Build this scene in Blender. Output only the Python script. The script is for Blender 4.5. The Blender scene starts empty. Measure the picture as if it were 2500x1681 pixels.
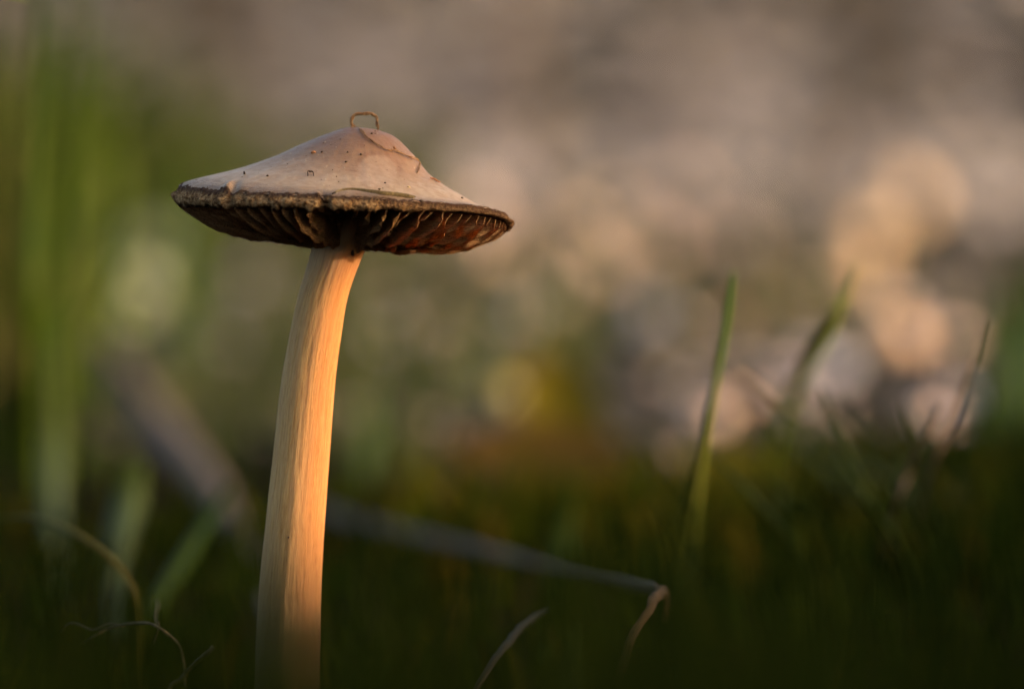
import bpy, math, random
import numpy as np
from mathutils import Vector, Matrix, noise
from mathutils.bvhtree import BVHTree

random.seed(7)
rng = np.random.default_rng(7)
SC = bpy.context.scene
COL = SC.collection

# ------------------------------------------------------------------ camera
K = 2.5                           # depths below are given in units of 1/K metre from the camera
FOC = 250.0
DF = 0.15 * 100.0 / 36.0
DR = DF * K                       # real distance to the mushroom (1.04 m); the frame is 15 cm wide there
PITCH = math.radians(2.0)
S = 0.15 / 2500.0                 # one photo pixel at the mushroom, in metres
FW = Vector((0, math.cos(PITCH), -math.sin(PITCH)))
UP = Vector((0, math.sin(PITCH), math.cos(PITCH)))
RT = Vector((1, 0, 0))
CAM = Vector((0, -DR, 0.0969))
cd = bpy.data.cameras.new('camera'); cam = bpy.data.objects.new('camera', cd); COL.objects.link(cam)
cam.location = CAM
cam.rotation_euler = (math.pi / 2 - PITCH, 0, 0)
cd.lens = FOC; cd.sensor_width = 36; cd.clip_start = 0.01; cd.clip_end = 2000
cd.dof.use_dof = True; cd.dof.focus_distance = DR - 0.012; cd.dof.aperture_fstop = 14.0
SC.camera = cam

# ------------------------------------------------------------------ world + sun
SUN_EL = math.radians(6.5)
SUN_AZ = math.radians(-10.0)        # measured from +X (frame right) towards +Y (away)
W = bpy.data.worlds.new("World"); SC.world = W; W.use_nodes = True
nt = W.node_tree; nt.nodes.clear()
sky = nt.nodes.new('ShaderNodeTexSky'); sky.sky_type = 'NISHITA'; sky.sun_disc = False
sky.sun_elevation = SUN_EL; sky.sun_rotation = math.pi / 2 - SUN_AZ
sky.air_density = 0.6; sky.dust_density = 6.0; sky.ozone_density = 0.0
bg = nt.nodes.new('ShaderNodeBackground'); bg.inputs['Strength'].default_value = 0.15
wo = nt.nodes.new('ShaderNodeOutputWorld')
nt.links.new(sky.outputs[0], bg.inputs[0]); nt.links.new(bg.outputs[0], wo.inputs[0])
ld = bpy.data.lights.new('sun', 'SUN'); sun = bpy.data.objects.new('sun', ld); COL.objects.link(sun)
ld.energy = 1.55; ld.angle = math.radians(0.6); ld.color = (1.0, 0.62, 0.38)
to_sun = Vector((math.cos(SUN_EL) * math.cos(SUN_AZ), math.cos(SUN_EL) * math.sin(SUN_AZ), math.sin(SUN_EL)))
sun.rotation_euler = to_sun.to_track_quat('Z', 'Y').to_euler()
SC.view_settings.view_transform = 'Standard'; SC.view_settings.look = 'None'
SC.view_settings.gamma = 1.0; SC.view_settings.use_curve_mapping = False
SC.view_settings.exposure = 2.0
SC.render.engine = 'CYCLES'
SC.cycles.use_denoising = True
SC.cycles.max_bounces = 6; SC.cycles.diffuse_bounces = 3; SC.cycles.glossy_bounces = 2
SC.cycles.transmission_bounces = 3; SC.cycles.transparent_max_bounces = 4
SC.cycles.sample_clamp_indirect = 4.0

# ------------------------------------------------------------------ helpers
def P(px, py, D=DF):
    """world point seen at photo pixel (px, py) at depth D"""
    k = S * D / DF
    return CAM + FW * (D * K) + RT * ((px - 1250) * k) - UP * ((py - 840.5) * k)

def sstep(a, b, x):
    t = min(1.0, max(0.0, (x - a) / (b - a))); return t * t * (3 - 2 * t)

def n3(x, y, z): return noise.noise(Vector((x, y, z)))

def tag(o, label=None, cat=None, group=None, kind=None):
    if label: o['label'] = label
    if cat: o['category'] = cat
    if group: o['group'] = group
    if kind: o['kind'] = kind
    return o

def link(name, me, mats, parent=None, loc=None):
    o = bpy.data.objects.new(name, me); COL.objects.link(o)
    for m in (mats if isinstance(mats, (list, tuple)) else [mats]): me.materials.append(m)
    if parent is not None:
        o.parent = parent
        o.matrix_parent_inverse = Matrix.Identity(4)
    if loc is not None: o.location = loc
    return o

def empty(name, loc):
    o = bpy.data.objects.new(name, None); o.empty_display_size = 0.01
    COL.objects.link(o); o.location = loc
    return o

def mesh(name, V, F, smooth=True, origin=None):
    """V in world space, stored relative to origin"""
    V = np.array([tuple(v) for v in V], dtype=float).reshape(-1, 3)
    if origin is not None: V = V - np.array(tuple(origin))
    me = bpy.data.meshes.new(name)
    me.from_pydata(V.tolist(), [], F)
    if smooth: me.polygons.foreach_set('use_smooth', [True] * len(me.polygons))
    me.update()
    return me

def fattr(me, name, vals):
    a = me.attributes.new(name, 'FLOAT', 'POINT'); a.data.foreach_set('value', np.asarray(vals, dtype=np.float32))

def vattr(me, name, vals):
    a = me.attributes.new(name, 'FLOAT_VECTOR', 'POINT')
    a.data.foreach_set('vector', np.asarray(vals, dtype=np.float32).ravel())

def catmull(tab, x):
    n = len(tab)
    for i in range(n - 1):
        if x <= tab[i + 1][0] or i == n - 2:
            p1, p2 = tab[i], tab[i + 1]
            p0 = tab[i - 1] if i > 0 else p1
            p3 = tab[i + 2] if i + 2 < n else p2
            h = p2[0] - p1[0]; t = (x - p1[0]) / h
            m1 = (p2[1] - p0[1]) / (p2[0] - p0[0]) * h
            m2 = (p3[1] - p1[1]) / (p3[0] - p1[0]) * h
            t2, t3 = t * t, t * t * t
            return (2*t3-3*t2+1)*p1[1] + (t3-2*t2+t)*m1 + (-2*t3+3*t2)*p2[1] + (t3-t2)*m2

def spline(pts, n):
    """smooth curve through 3D points (last component may be radius)"""
    pts = [np.array(p, dtype=float) for p in pts]
    out = []; m = len(pts) - 1
    for i in range(n):
        f = i / (n - 1) * m; k = min(int(f), m - 1); t = f - k
        p0 = pts[max(k - 1, 0)]; p1 = pts[k]; p2 = pts[k + 1]; p3 = pts[min(k + 2, m)]
        out.append(0.5 * ((2*p1) + (-p0+p2)*t + (2*p0-5*p1+4*p2-p3)*t*t + (-p0+3*p1-3*p2+p3)*t**3))
    return out

def frames(pts):
    pts = [Vector(p) for p in pts]; n = len(pts); out = []
    ref = Vector((0.13, -1, 0.09)).normalized()
    for i in range(n):
        t = (pts[min(i + 1, n - 1)] - pts[max(i - 1, 0)])
        t = t.normalized() if t.length > 1e-12 else Vector((0, 0, 1))
        a = t.cross(ref)
        if a.length < 1e-4: a = t.cross(Vector((1, 0, 0)))
        a.normalize(); b = a.cross(t).normalized(); ref = b if False else ref
        out.append((pts[i], t, a, b))
    return out

def tube_data(path, sides=8, rough=0.0, flat=1.0, seed=0, freq=600):
    """path: list of (x,y,z,r); closed tube"""
    fr = frames([p[:3] for p in path]); V = []; F = []
    for i, (c, t, a, b) in enumerate(fr):
        r = max(path[i][3], 1e-5)
        for k in range(sides):
            th = 2 * math.pi * k / sides
            rr = r * (1 + rough * n3(math.cos(th) * 1.3 + seed, math.sin(th) * 1.3, i * 0.35 + seed * 3))
            V.append(c + a * (math.cos(th) * rr) + b * (math.sin(th) * rr * flat))
    n = len(fr)
    for i in range(n - 1):
        for k in range(sides):
            k2 = (k + 1) % sides
            F.append((i*sides+k, i*sides+k2, (i+1)*sides+k2, (i+1)*sides+k))
    F.append(tuple(range(sides - 1, -1, -1))); F.append(tuple((n-1)*sides + k for k in range(sides)))
    return V, F

def px_path(pts, n=24):
    """pts: (px, py, depth, radius in photo px at that depth)"""
    w = []
    for (x, y, D, r) in pts:
        p = P(x, y, D); w.append((p.x, p.y, p.z, r * S * D / DF))
    return spline(w, n)

def tube(name, pts, mat, n=24, sides=8, rough=0.15, flat=1.0, seed=0, parent=None):
    pa = px_path(pts, n); V, F = tube_data(pa, sides, rough, flat, seed)
    o = Vector(tuple(pa[-1][:3]))
    if parent is not None: o = parent.location
    me = mesh(name, V, F, origin=o)
    fattr(me, 'along', [i // sides / (n - 1) for i in range(len(V))])
    ob = link(name, me, mat, parent)
    if parent is None: ob.location = o
    return ob

def blade_data(path, side, thick=0.16, fold=0.25):
    """path: (x,y,z,halfwidth); blade with a folded, closed cross-section of four points"""
    V = []; F = []; n = len(path)
    pts = [Vector(p[:3]) for p in path]
    for i in range(n):
        t = (pts[min(i+1, n-1)] - pts[max(i-1, 0)]).normalized()
        a = (side - t * side.dot(t))
        a = a.normalized() if a.length > 1e-6 else Vector((1, 0, 0))
        nrm = t.cross(a).normalized(); w = max(path[i][3], 2e-5)
        V += [pts[i] - a * w, pts[i] + nrm * (w * fold + w * thick), pts[i] + a * w, pts[i] + nrm * (w * fold - w * thick)]
        # push the edges so the keel sits lower
    for i in range(n - 1):
        for k in range(4):
            k2 = (k + 1) % 4
            F.append((i*4+k, i*4+k2, (i+1)*4+k2, (i+1)*4+k))
    F.append((3, 2, 1, 0)); F.append(tuple((n-1)*4 + k for k in range(4)))
    return V, F

def blade(name, pts, mat, n=20, side=None, thick=0.12, fold=0.25, parent=None):
    pa = px_path(pts, n)
    side = side or Vector((1, 0.35, 0.05))
    V, F = blade_data(pa, side, thick, fold)
    o = Vector(tuple(pa[-1][:3]))
    me = mesh(name, V, F, origin=o)
    fattr(me, 'along', [i // 4 / (n - 1) for i in range(len(V))])
    fattr(me, 'across', [(-1, 0, 1, 0)[i % 4] for i in range(len(V))])
    ob = link(name, me, mat); ob.location = o
    return ob

# ------------------------------------------------------------------ node helper
class NT:
    def __init__(s, name):
        s.m = bpy.data.materials.new(name); s.m.use_nodes = True
        s.t = s.m.node_tree; s.b = s.t.nodes['Principled BSDF']
    def n(s, typ, **kw):
        nd = s.t.nodes.new(typ)
        for k, v in kw.items():
            if k.startswith('i_'):
                nd.inputs[k[2:].replace('_', ' ')].default_value = v
            else: setattr(nd, k, v)
        return nd
    def l(s, a, b): s.t.links.new(a, b); return b
    def attr(s, name, out='Fac'):
        return s.n('ShaderNodeAttribute', attribute_name=name).outputs[out]
    def math(s, op, a, b=None, c=None, clamp=False):
        nd = s.n('ShaderNodeMath', operation=op); nd.use_clamp = clamp
        for i, v in enumerate((a, b, c)):
            if v is None: continue
            if isinstance(v, (int, float)): nd.inputs[i].default_value = v
            else: s.l(v, nd.inputs[i])
        return nd.outputs[0]
    def mapr(s, v, a, b, c=0.0, d=1.0, smooth=True):
        nd = s.n('ShaderNodeMapRange', interpolation_type='SMOOTHSTEP' if smooth else 'LINEAR')
        s.l(v, nd.inputs[0])
        for i, x in zip((1, 2, 3, 4), (a, b, c, d)): nd.inputs[i].default_value = x
        return nd.outputs[0]
    def noise(s, vec, scale, detail=4, rough=0.55, out='Fac', dist=0.0):
        nd = s.n('ShaderNodeTexNoise'); nd.inputs['Scale'].default_value = scale
        nd.inputs['Detail'].default_value = detail; nd.inputs['Roughness'].default_value = rough
        nd.inputs['Distortion'].default_value = dist
        if vec is not None: s.l(vec, nd.inputs['Vector'])
        return nd.outputs[out]
    def scale(s, vec, xyz, off=(0, 0, 0)):
        nd = s.n('ShaderNodeMapping'); s.l(vec, nd.inputs[0])
        nd.inputs['Scale'].default_value = xyz; nd.inputs['Location'].default_value = off
        return nd.outputs[0]
    def obj(s): return s.n('ShaderNodeTexCoord').outputs['Object']
    def ramp(s, fac, stops):
        nd = s.n('ShaderNodeValToRGB'); e = nd.color_ramp.elements
        while len(e) < len(stops): e.new(0.5)
        for el, (p, c) in zip(e, stops): el.position = p; el.color = (*c, 1)
        s.l(fac, nd.inputs[0]); return nd.outputs[0]
    def mix(s, fac, a, b, mode='MIX'):
        nd = s.n('ShaderNodeMix', data_type='RGBA', blend_type=mode)
        if isinstance(fac, (int, float)): nd.inputs[0].default_value = fac
        else: s.l(fac, nd.inputs[0])
        for i, v in ((6, a), (7, b)):
            if isinstance(v, tuple): nd.inputs[i].default_value = (*v, 1)
            else: s.l(v, nd.inputs[i])
        return nd.outputs[2]
    def bump(s, h, dist, strength=1.0, prev=None):
        nd = s.n('ShaderNodeBump'); nd.inputs['Distance'].default_value = dist
        nd.inputs['Strength'].default_value = strength; s.l(h, nd.inputs['Height'])
        if prev is not None: s.l(prev, nd.inputs['Normal'])
        return nd.outputs[0]
    def fin(s, col, rough=0.6, nrm=None, spec=0.4, sss=0.0, rad=None, sc=0.001, sheen=0.0):
        b = s.b
        if isinstance(col, tuple): b.inputs['Base Color'].default_value = (*col, 1)
        else: s.l(col, b.inputs['Base Color'])
        if isinstance(rough, (int, float)): b.inputs['Roughness'].default_value = rough
        else: s.l(rough, b.inputs['Roughness'])
        b.inputs['Specular IOR Level'].default_value = spec
        if nrm is not None: s.l(nrm, b.inputs['Normal'])
        if sss:
            b.inputs['Subsurface Weight'].default_value = sss
            b.inputs['Subsurface Radius'].default_value = rad or (1, .5, .25)
            b.inputs['Subsurface Scale'].default_value = sc
        if sheen: b.inputs['Sheen Weight'].default_value = sheen
        return s.m

# ------------------------------------------------------------------ materials
def mat_skin():
    k = NT('cap skin'); t = k.attr('t'); blo = k.attr('blotch'); p = k.attr('pos', 'Vector')
    big = k.noise(p, 0.012, 3, 0.5); mid = k.noise(p, 0.05, 4, 0.6); fine = k.noise(p, 0.9, 3, 0.6)
    tt = k.math('ADD', t, k.math('MULTIPLY', k.math('SUBTRACT', big, 0.5), 0.30))
    c = k.ramp(tt, [(0.0, (.20, .092, .042)), (.30, (.225, .112, .056)), (.50, (.31, .18, .095)), (.68, (.43, .29, .18)),
                    (.86, (.42, .275, .155)), (.95, (.29, .165, .085)), (1.0, (.16, .08, .04))])
    c = k.mix(k.mapr(blo, 0, 1, 0, .55), c, (.40, .27, .19))
    c = k.mix(k.math('MULTIPLY', k.attr('ring'), k.mapr(mid, .35, .65, .1, .75)), c, (.20, .095, .05))
    c = k.mix(k.mapr(mid, .35, .75, 0, .35), c, (.19, .105, .065))
    c = k.mix(k.mapr(fine, .55, .75, 0, .25), c, (.25, .16, .11))
    # fine growth cracks running round near the margin
    q = k.scale(k.attr('polar', 'Vector'), (1, 1, 1))
    wv = k.noise(k.scale(q, (6, 6, 190)), 1.0, 4, .6, dist=.6)
    lines = k.mapr(wv, .44, .52, 1, 0)
    msk = k.mapr(t, .80, .90)
    c = k.mix(k.mapr(t, .82, .92, 0, .5), c, (.46, .31, .18))
    c = k.mix(k.math('MULTIPLY', k.math('MULTIPLY', lines, msk), .8), c, (.14, .075, .04))
    h = k.math('ADD', k.math('MULTIPLY', k.math('MULTIPLY', wv, msk), 1.0), k.math('MULTIPLY', fine, .10))
    h = k.math('ADD', h, k.math('MULTIPLY', mid, .5))
    stn = k.math('ADD', t, k.math('MULTIPLY', k.math('SUBTRACT', mid, .5), .12))
    c = k.mix(k.mapr(stn, .89, .955, 0, .75), c, (.20, .11, .05))
    spk = k.noise(p, 2.2, 2, .5)
    c = k.mix(k.mapr(spk, .70, .78, 0, .6), c, (.75, .68, .6))
    nb = k.bump(h, 0.00025, .8)
    r = k.mapr(mid, .3, .7, .38, .52)
    return k.fin(c, r, nb, spec=.5, sss=.25, rad=(1, .5, .35), sc=.001)

def mat_margin():
    k = NT('frayed cap margin'); p = k.attr('pos', 'Vector')
    a = k.noise(p, .035, 5, .65); f = k.noise(p, .10, 5, .72); g = k.noise(p, .07, 5, .65)
    c = k.ramp(k.math('ADD', k.math('MULTIPLY', f, .75), k.math('MULTIPLY', a, .35)),
               [(.38, (.02, .008, .004)), (.47, (.16, .075, .030)), (.55, (.36, .20, .085)), (.67, (.64, .42, .21))])
    c = k.mix(k.mapr(g, .56, .66, 0, .8), c, (.030, .013, .008))
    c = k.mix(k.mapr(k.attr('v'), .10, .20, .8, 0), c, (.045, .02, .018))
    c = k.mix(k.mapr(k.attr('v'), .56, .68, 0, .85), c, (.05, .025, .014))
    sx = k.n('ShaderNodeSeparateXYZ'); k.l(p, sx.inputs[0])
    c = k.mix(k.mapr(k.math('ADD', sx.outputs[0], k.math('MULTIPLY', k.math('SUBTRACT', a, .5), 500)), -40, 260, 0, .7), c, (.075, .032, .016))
    nb = k.bump(k.math('ADD', f, k.math('MULTIPLY', g, 1.2)), .0009, 1.0)
    return k.fin(c, .85, nb, spec=.12)

def mat_flesh():
    k = NT('cap underside flesh')
    return k.fin((.06, .03, .015), .8, spec=.1)

def mat_gill():
    k = NT('gill'); e = k.attr('edge'); p = k.attr('pos', 'Vector')
    f = k.noise(k.scale(p, (.03, .03, .25)), 1.0, 4, .6); g = k.noise(p, .35, 3, .6)
    c = k.ramp(f, [(.3, (.30, .15, .06)), (.55, (.50, .29, .13)), (.8, (.64, .43, .22))])
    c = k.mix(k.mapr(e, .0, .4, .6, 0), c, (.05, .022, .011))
    c = k.mix(k.mapr(e, .86, 1.0, 0, .6), c, (.46, .22, .075))
    c = k.mix(k.mapr(g, .52, .66, 0, .8), c, (.06, .028, .012))
    nb = k.bump(k.math('ADD', g, f), .0003, .8)
    m = k.fin(c, .6, nb, spec=.3)
    # thin lamellae let some of the low sun through
    tr = k.n('ShaderNodeBsdfTranslucent'); k.l(k.mix(1.0, c, (1.0, .70, .40), 'MULTIPLY'), tr.inputs[0])
    mx = k.n('ShaderNodeMixShader'); mx.inputs[0].default_value = .42
    out = [n for n in k.t.nodes if n.type == 'OUTPUT_MATERIAL'][0]
    k.l(k.b.outputs[0], mx.inputs[1]); k.l(tr.outputs[0], mx.inputs[2]); k.l(mx.outputs[0], out.inputs[0])
    return m

def mat_stem():
    k = NT('fibrous stem'); fb = k.attr('fib', 'Vector'); L = k.attr('len')
    f1 = k.noise(k.scale(fb, (26, 26, 4.0)), 1.0, 5, .65)
    f2 = k.noise(k.scale(fb, (75, 75, 14.0)), 1.0, 3, .7)
    f3 = k.noise(k.scale(fb, (5, 5, 1.2)), 1.0, 3, .6)
    spk = k.noise(k.scale(fb, (40, 40, 60)), 1.0, 2, .5)
    c = k.ramp(k.math('ADD', k.math('MULTIPLY', f1, .6), k.math('MULTIPLY', f2, .4)),
               [(.36, (.28, .135, .036)), (.46, (.47, .275, .095)), (.56, (.59, .38, .15)), (.70, (.74, .53, .25))])
    c = k.mix(k.mapr(f3, .40, .62, .0, .45), c, (.55, .34, .15))
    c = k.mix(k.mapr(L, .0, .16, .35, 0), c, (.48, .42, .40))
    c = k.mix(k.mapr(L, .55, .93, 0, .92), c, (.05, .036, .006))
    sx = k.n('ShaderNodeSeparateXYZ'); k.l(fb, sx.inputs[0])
    sun_tint = k.mapr(k.math('ADD', sx.outputs[0], k.math('MULTIPLY', k.math('SUBTRACT', f1, .5), .9)), -.35, .60, 0, .9)  # warm sunlight on the stem's right side, painted into the base colour
    c = k.mix(sun_tint, c, k.mix(1.0, c, (.80, .55, .38), 'MULTIPLY'))
    c = k.mix(k.mapr(spk, .70, .74, 0, .7), c, (.25, .12, .05))
    h = k.math('ADD', k.math('MULTIPLY', f1, 1.0), k.math('MULTIPLY', f2, .6))
    nb = k.bump(h, .00022, .9)
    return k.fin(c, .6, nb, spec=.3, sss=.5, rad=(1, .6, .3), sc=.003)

def mat_blade(name, c1, c2, c3=None, trans=.35, rough=.45):
    k = NT(name); o = k.obj(); a = k.attr('along')
    f = k.noise(k.scale(o, (900, 900, 90)), 1.0, 3, .6)
    c = k.mix(f, c1, c2)
    if c3: c = k.mix(k.mapr(k.math('ADD', a, k.math('MULTIPLY', f, .2)), .15, .75, 1, 0), c, c3)
    nb = k.bump(f, .0002, .6)
    m = k.fin(c, max(rough, .6), nb, spec=.12)
    tr = k.n('ShaderNodeBsdfTranslucent'); k.l(c, tr.inputs[0])
    mx = k.n('ShaderNodeMixShader'); mx.inputs[0].default_value = trans
    out = [n for n in k.t.nodes if n.type == 'OUTPUT_MATERIAL'][0]
    k.l(k.b.outputs[0], mx.inputs[1]); k.l(tr.outputs[0], mx.inputs[2]); k.l(mx.outputs[0], out.inputs[0])
    return m

def mat_dry(name, c1, c2, stretch=(1500, 1500, 500), rough=.7):
    k = NT(name); o = k.obj()
    f = k.noise(k.scale(o, stretch), 1.0, 5, .65); g = k.noise(o, 350, 3, .5)
    c = k.mix(k.mapr(f, .3, .7), c1, c2)
    c = k.mix(k.mapr(g, .5, .65, 0, .6), c, tuple(x * .35 for x in c1))
    nb = k.bump(f, .0002, 1.0)
    return k.fin(c, rough, nb, spec=.3)

def mat_scatter(name, stops, trans=.0, rough=.7, spec=.08):
    """colour chosen per piece by its 'tint' value"""
    k = NT(name); t = k.attr('tint'); o = k.obj(); f = k.noise(o, 160, 3, .6)
    c = k.ramp(t, stops)
    c = k.mix(k.mapr(f, .35, .7, 0, .4), c, k.mix(1.0, c, (.45, .45, .45), 'MULTIPLY'))
    m = k.fin(c, rough, None, spec=spec)
    if trans:
        tr = k.n('ShaderNodeBsdfTranslucent'); k.l(c, tr.inputs[0])
        mx = k.n('ShaderNodeMixShader'); mx.inputs[0].default_value = trans
        out = [n for n in k.t.nodes if n.type == 'OUTPUT_MATERIAL'][0]
        k.l(k.b.outputs[0], mx.inputs[1]); k.l(tr.outputs[0], mx.inputs[2]); k.l(mx.outputs[0], out.inputs[0])
    return m

def mat_stone(name, c):
    k = NT(name); o = k.obj(); f = k.noise(o, 220, 4, .6)
    col = k.mix(k.mapr(f, .3, .75, 0, .45), c, tuple(x * .6 for x in c))
    return k.fin(col, .6, k.bump(f, .0006, .6), spec=.3)

def mat_ground():
    k = NT('soil, gravel and moss'); o = k.obj(); zone = k.attr('path')
    green = k.attr('moss'); ol = k.attr('olive')
    a = k.noise(o, 3.2, 4, .6); b = k.noise(o, 34, 5, .65); d = k.noise(o, 260, 3, .6)
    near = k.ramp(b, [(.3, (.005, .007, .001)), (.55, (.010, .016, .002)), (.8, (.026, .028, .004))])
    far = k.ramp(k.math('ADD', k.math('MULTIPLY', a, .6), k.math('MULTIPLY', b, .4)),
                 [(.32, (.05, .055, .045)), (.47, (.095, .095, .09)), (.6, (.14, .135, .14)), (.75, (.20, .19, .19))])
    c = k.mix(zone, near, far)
    c = k.mix(k.attr('bank'), c, k.ramp(a, [(.3, (.20, .19, .15)), (.7, (.30, .275, .245))]))
    c = k.mix(green, c, k.mix(b, (.035, .055, .01), (.09, .12, .025)))
    c = k.mix(ol, c, k.mix(b, (.07, .06, .01), (.16, .12, .02)))
    nb = k.bump(k.math('ADD', b, k.math('MULTIPLY', d, .3)), .006, .8)
    return k.fin(c, .9, nb, spec=.05)

M = dict(
    skin=mat_skin(), margin=mat_margin(), flesh=mat_flesh(), gill=mat_gill(), stem=mat_stem(), ground=mat_ground(),
    green=mat_blade('grass green', (.04, .08, .006), (.085, .13, .015), (.02, .055, .003)),
    green_y=mat_blade('yellow green grass', (.12, .16, .02), (.20, .22, .045), (.04, .11, .004)),
    green_v=mat_blade('vivid green grass', (.08, .14, .003), (.13, .19, .008), (.10, .14, .02)),
    green_d=mat_blade('dark green grass', (.012, .028, .003), (.03, .05, .008)),
    green_p=mat_blade('pale green grass', (.07, .105, .045), (.12, .16, .075), (.04, .07, .015)),
    ochre=mat_blade('yellowing grass', (.08, .065, .006), (.13, .10, .012), (.06, .09, .035)),
    straw=mat_dry('straw', (.40, .26, .13), (.66, .50, .30)),
    fibre=mat_dry('dry plant fibre', (.15, .06, .022), (.42, .24, .11), (3000, 3000, 3000)),
    dead=mat_dry('dead grass stem', (.045, .022, .010), (.13, .07, .032), (2500, 2500, 300)),
    greyst=mat_dry('grey weathered stem', (.04, .025, .016), (.085, .056, .04)),
    twig=mat_dry('dark twig bark', (.010, .006, .003), (.03, .018, .010), (2200, 2200, 900)),
    root=mat_dry('pale rootlet', (.06, .045, .018), (.16, .125, .06)),
    brown=mat_dry('brown twig', (.10, .066, .044), (.17, .12, .085)),
    crumb=mat_dry('dark soil crumb', (.02, .012, .008), (.08, .045, .025)),
    chip=mat_dry('rusty bark chip', (.22, .08, .03), (.40, .18, .08)),
    sliver=mat_dry('dry olive grass sliver', (.07, .045, .018), (.20, .14, .055), (4000, 600, 4000)),
    bark=mat_dry('blocker bark', (.04, .035, .015), (.10, .08, .04), (60, 60, 60)),
)

# ------------------------------------------------------------------ terrain
def ground_z(x, y):
    z = 0.0; y = y / K
    r = math.hypot(x, y * K)
    z += 0.004 * n3(x * 9, y * 9, 1.7) * sstep(.03, .15, r) + 0.005 * n3(x * 2.4, y * 2.4, 4.1) * sstep(.1, .5, r)
    # mossy hump to the right behind the mushroom
    z += 0.006 * math.exp(-(((x - .17) / .10) ** 2 + ((y - .25) / .09) ** 2))
    # bank rising beyond the path
    z += 2.6 * sstep(2.6, 15.0, y + .2 * n3(x * .4, y * .4, 9)) + .25 * n3(x * .12, y * .12, 5) * sstep(6, 14, y)
    return z

def hit_ground(px, py):
    lo = .46; D = lo
    while D < 60:
        p = P(px, py, D)
        if p.z < ground_z(p.x, p.y): return p, D
        D *= 1.01
    return P(px, py, 60), 60

def graded(lo, hi, n, p):
    out = []
    for i in range(n + 1):
        t = i / n * 2 - 1
        out.append(math.copysign(abs(t) ** p, t))
    return [(v * hi if v > 0 else -v * lo) for v in out]

xs = graded(-260, 260, 260, 4.6); ys = graded(-200, 600, 380, 4.8)
V = []; F = []; bankz = []; zone = []; moss = []; oli = []
for j, y in enumerate(ys):
    for i, x in enumerate(xs):
        V.append((x, y, ground_z(x, y))); y = y / K
        w = .06 * n3(x * 5, y * 5, 2) + .03 * n3(x * 15, y * 15, 8)
        zf = sstep(.20, .40, y + w + .25 * max(0, -x))
        zone.append(zf); bankz.append(sstep(1.7, 3.2, y + .3 * n3(x * .8, y * .8, 3)))
        # mossy green ground behind to the left, gone further off
        u = x / max(y + DF, .1)
        mg = sstep(.08, .17, -u + .5 * w) * (1 - sstep(2.0, 5.0, y)) + .9 * sstep(.155, .175, u + .5 * w) * (1 - sstep(.6, 1.4, y))
        mg += .85 * sstep(.05, .3, n3(x * 3.1, y * 3.1, 12)) * (1 - sstep(3.0, 6.0, y))
        moss.append(min(1, max(0, mg)))
        oli.append(.9 * math.exp(-(((x - .05) / .10) ** 2 + ((y - .36) / .10) ** 2)) + .5 * math.exp(-(((x - .16) / .08) ** 2 + ((y - .18) / .07) ** 2)))
nx = len(xs)
for j in range(len(ys) - 1):
    for i in range(nx - 1):
        F.append((j*nx+i, j*nx+i+1, (j+1)*nx+i+1, (j+1)*nx+i))
me = mesh('ground', V, F); fattr(me, 'path', zone); fattr(me, 'bank', bankz); fattr(me, 'moss', moss); fattr(me, 'olive', oli)
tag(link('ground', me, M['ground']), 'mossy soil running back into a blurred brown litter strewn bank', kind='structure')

# ------------------------------------------------------------------ mushroom
O = P(865, 511, DF)
ROLL = math.radians(4.55)
EX = (RT * math.cos(ROLL) - UP * math.sin(ROLL)); EZ = (UP * math.cos(ROLL) + RT * math.sin(ROLL)); EY = FW
def C3(x, y, z): return O + EX * (x * S) + EY * (y * S) + EZ * (z * S)

ZL = [(0, 199), (.06, 198), (.12, 190), (.22, 170), (.34, 142), (.45, 115), (.56, 94), (.67, 75), (.8, 56), (.9, 41), (.96, 27), (1.0, 10)]
ZR = [(0, 199), (.06, 199), (.12, 196), (.22, 183), (.34, 146), (.45, 104), (.56, 76), (.67, 54), (.8, 29), (.9, 19), (.96, 13), (1.0, 3)]
TS = [i / 400 for i in range(401)]
ZLt = [catmull(ZL, t) for t in TS]; ZRt = [catmull(ZR, t) for t in TS]
def tabv(T, t):
    f = min(max(t, 0), 1) * 400; i = min(int(f), 399); return T[i] + (T[i+1] - T[i]) * (f - i)
def Rr(a):
    return 416.5 + 28.5 * -math.cos(a) + 5 * n3(math.cos(a) * 2.2, math.sin(a) * 2.2, 3.3) + 2.2 * n3(math.cos(a) * 11, math.sin(a) * 11, 7)
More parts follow.
